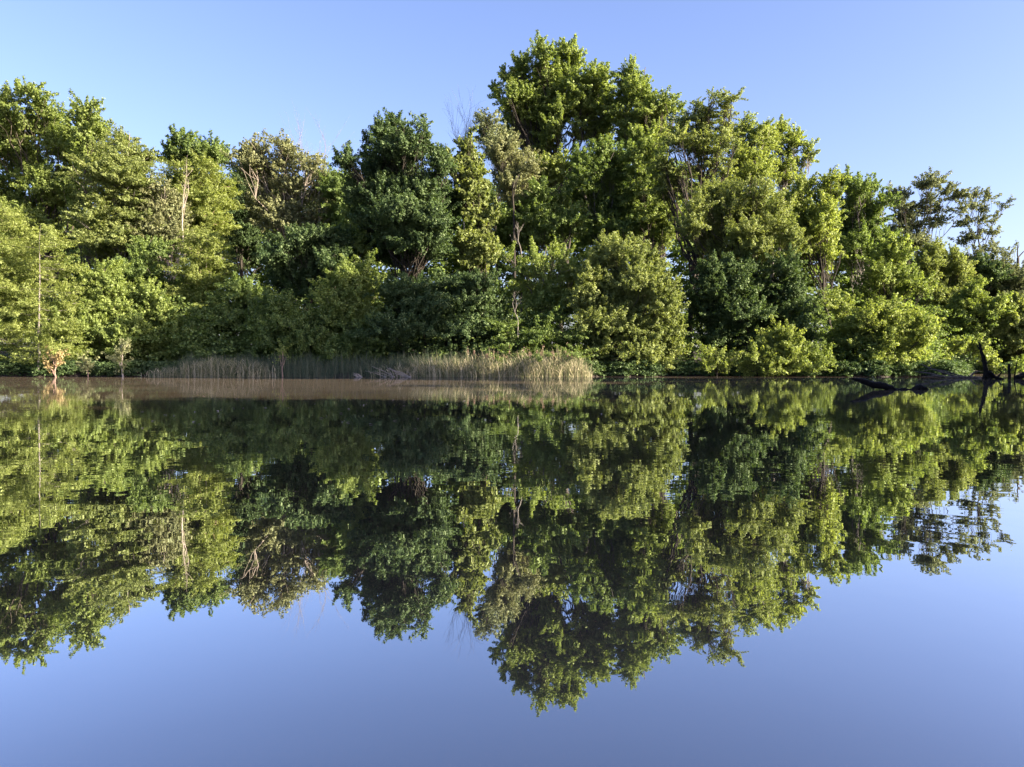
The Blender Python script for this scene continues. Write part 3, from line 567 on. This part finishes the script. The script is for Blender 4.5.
tp = blades('tan_reed_bed', 'tan and straw coloured tall reeds in the middle of the waterline', wx(px,Y), Y, np.interp(px,[380,430,480,560,585,595],[0.7,1.15,1.5,1.6,1.3,0.6])*rng.uniform(0.3,1.12,n)*(1+0.14*np.sin(px*0.35)+0.12*np.sin(px*0.83+2)), 0.42, 0.030, REED_T, wind=-0.08, leafy=1.0)
# plumes on the tallest tan reeds
sel = np.where((tp[:,2] > 1.2) & (tp[:,0] > wx(455,48.5)))[0]; sel = rng.permutation(sel)[:48]
k = 26; idx = np.repeat(sel, k); e = rng.normal(size=(len(idx),3))*np.array([0.035,0.035,0.085])
V = leaves(tp[idx]+e+np.array([0,0,0.04]), rng.normal(size=(len(idx),3)), 0.07, 0.5)
tag(link_mesh('reed_plumes', V, np.arange(len(V)), 4, PLUME), 'pinkish brown plumes at the tips of the tan reeds', 'reeds', kind='stuff')
# floating specks
n = 70; px = rng.uniform(120, 640, n); py = rng.uniform(396, 432, n); Y = CH*F/(py-HY); P = np.stack([wx(px,Y), Y, np.full(n,0.006)],1)
V = leaves(P, np.array([0,0,1.0])+0.12*rng.normal(size=(n,3)), 0.05, 0.5); tag(link_mesh('floating_leaves', V, np.arange(len(V)), 4, BARK_P), 'tiny pale leaves drifting on the brown water', 'floating leaves', kind='stuff')
# ------------------------------------------------------------------ driftwood, stump and posts
def wood(name, label, cat, tubes, mat, loc, sub=None):
    tb = Tubes(10)
    for pts, rad in tubes:
        pts = np.array(pts, float); m = len(pts)
        tt = np.linspace(0, m-1, (m-1)*4+1); P = np.stack([np.interp(tt, np.arange(m), pts[:,i]) for i in range(3)],1); R = np.interp(tt, np.arange(m), rad)
        P = P + rng.normal(size=P.shape)*np.minimum(R,0.2)[:,None]*0.12
        tb.add(P, R, 10, 0.10)
    return tag(tb.build(name, mat, None, loc), label, cat)
Yl = 22.6
def lp(px, z, dy=0.0): return [wx(px, Yl), dy, z]
wood('driftwood_log','thick black waterlogged log slanting up out of the open water to the left','log',
 [([lp(842,.345,-.5), lp(848,.32,-.45), lp(860,.24,-.3), lp(874,.15,-.1), lp(887,.07,0), lp(897,-.03,.1), lp(908,-.10,.15)], [.015,.05,.085,.105,.10,.08,.05])], WET, (0,Yl,0))
wood('driftwood_hump','black rounded hump of sunken wood in two knobs right of the slanting log','driftwood',
 [([lp(897,-.03), lp(902,.005), lp(906,.0), lp(911,-.02), lp(916,.03), lp(921,.04), lp(926,-.01), lp(930,-.06)], [.03,.055,.05,.035,.095,.115,.08,.03])], WET, (0,Yl,0))
tag(wood('water_twig','small pale crooked twig poking from the water above the slanting log','twig',
 [([[0,0,-.05],[.10,0,.10],[.02,0,.24]], [.012,.010,.006]), ([[.10,0,.10],[.2,0,.04]], [.008,.005])], BARK_P, (wx(872,34),34,0)))
Yf = 44.0
def fp(px, py, dy=0.0): return [wx(px, Yf), dy, wz(py, Yf)]
wood('fallen_tree','fallen grey dead tree lying at the right waterline with branches fanning left','fallen tree',
 [([fp(998,380,.4), fp(985,378,.2), fp(965,377.5), fp(948,377,-.1), fp(935,376,-.2), fp(920,376.5,-.3)], [.07,.08,.08,.07,.055,.02]),
  ([fp(958,377), fp(945,372.5,.2), fp(934,368.5,.4), fp(926,364,.5)], [.055,.045,.03,.015]),
  ([fp(965,377), fp(950,371,.6), fp(940,369,.9), fp(930,372,1.1)], [.05,.035,.025,.012]),
  ([fp(940,376), fp(928,373,.1), fp(917,371.5,.3)], [.06,.04,.015]),
  ([fp(934,369,.4), fp(936,364,.5), fp(931,360,.5)], [.03,.02,.01]),
  ([fp(970,377), fp(976,372.5,.2), fp(983,371,.3)], [.06,.04,.02])], GREYWOOD, (0,Yf,0))
Ys = 41.0
def sp(px, py, dy=0.0): return [wx(px, Ys), dy, wz(py, Ys)]
wood('leaning_stump','tall dark broken stump leaning left out of the water in front of the arching shrub','stump',
 [([sp(979,342), sp(981,350), sp(983.5,360), sp(986,370), sp(989,380), sp(990,384)], [.03,.08,.105,.125,.17,.18]),
  ([sp(988,372,-.1), sp(993,377,-.1), sp(1003,380,-.1), sp(1012,382)], [.12,.09,.07,.03]),
  ([sp(986,372), sp(983,380), sp(982,384)], [.10,.08,.05]),
  ([sp(982,352), sp(978,347), sp(976,343)], [.05,.03,.015])], WET, (0,Ys,0))
wood('thin_post','upright black post in the water, thicker of the two right of the leaning stump','post',
 [([sp(1009,364), sp(1009.5,372), sp(1009,384)], [.065,.075,.08])], WET, (0,Ys,0))
wood('thin_post','thin slanting dark stick standing in the water nearest the right edge','post',
 [([sp(1017,362), sp(1015,372), sp(1013.5,384)], [.022,.03,.035])], WET, (0,Ys,0))
wood('sunken_log','low dark log lying in the water cut off by the right edge','log',
 [([sp(1014,380), sp(1019,377,.1), sp(1030,375,.3), sp(1048,374,.6)], [.05,.13,.18,.2]), ([sp(1000,377.5,.2), sp(1004,372,.2), sp(1000,369,.2)], [.05,.035,.02]), ([sp(1000,377.5,.2), sp(1006,381,.2),sp(1016,380,.1)], [.05,.06,.06])], WET, (0,Ys,0))
# pale reed stalks broken down into the water
for (a, lab, cnt) in [((398,376),'heap of pale broken stalks at the foot of the reeds, largest of the fallen bits',12), ((359,377),'tiny straw tuft in the water left of the broken stalks',7)]:
    tb = Tubes(4); x0 = wx(a[0], 48)
    for q in range(cnt):
        s = 1.0 if cnt > 8 else 0.3
        st = np.array([rng.uniform(-.8,.9)*s, rng.uniform(-.2,.3), -.03]); en = st + np.array([-rng.uniform(.2,1.6)*s, rng.uniform(-.1,.1), rng.uniform(.2,.75)*(s*0.7+.3)])
        tb.add([st, (st+en)/2+[0,0,.05], en], [.025,.018,.008], 4)
    tag(tb.build('broken_stalks', BARK_P, None, (x0,48,0)), lab, 'dead stalks')
# ------------------------------------------------------------------ trees on the near right bank, just outside the picture: they shade the near water
src = [o for o in C.objects if o.type == 'EMPTY' and o.get('category') == 'tree' and o.name.startswith(('rounded_tree','oak','spreading_tree','vine_hung_tree'))]
def put(s, x, y, sc, rz):
    c = s.copy(); C.objects.link(c); c.location = (x, y, 0.2); c.scale = (sc,)*3; c.rotation_euler = (0,0,rz)
    c['label'] = 'leafy tree on the near right bank outside the view, casting shade on the water'; c['group'] = 'near bank trees'
    for ch in list(s.children):
        d = ch.copy(); C.objects.link(d); d.parent = c
pick = {n: next(o for o in src if o.name.startswith(n)) for n in ('rounded_tree','oak','vine_hung_tree')}
NEAR = [('oak',20,-10,.8),('rounded_tree',18,-4.5,1.2),('oak',27,-8,.8),('rounded_tree',17,1,1.2),('oak',26,1,.8),('rounded_tree',32,-2,1.3),
        ('rounded_tree',14,-9,1.1),('rounded_tree',21,8,.8),('vine_hung_tree',38,28.5,1.8),('vine_hung_tree',43,26,1.85),('vine_hung_tree',48,25,1.9),('vine_hung_tree',42,28,1.6),('vine_hung_tree',39,25.5,1.7)]
NEAR += [('rounded_tree', 0.75*y + 9 + (i_ % 2)*2.0, y, 0.95 + 0.12*(i_ % 3)) for i_, y in enumerate(np.arange(12.0, 41, 3.1).tolist())]
for i, (k_, x, y, s_) in enumerate(NEAR): put(pick[k_], x, y, s_, i*1.3)
import sys; print('leaves', sum(k for _, k in trees), file=sys.stderr); open('/tmp/leaves.txt','w').write(str(sum(k for _, k in trees)))
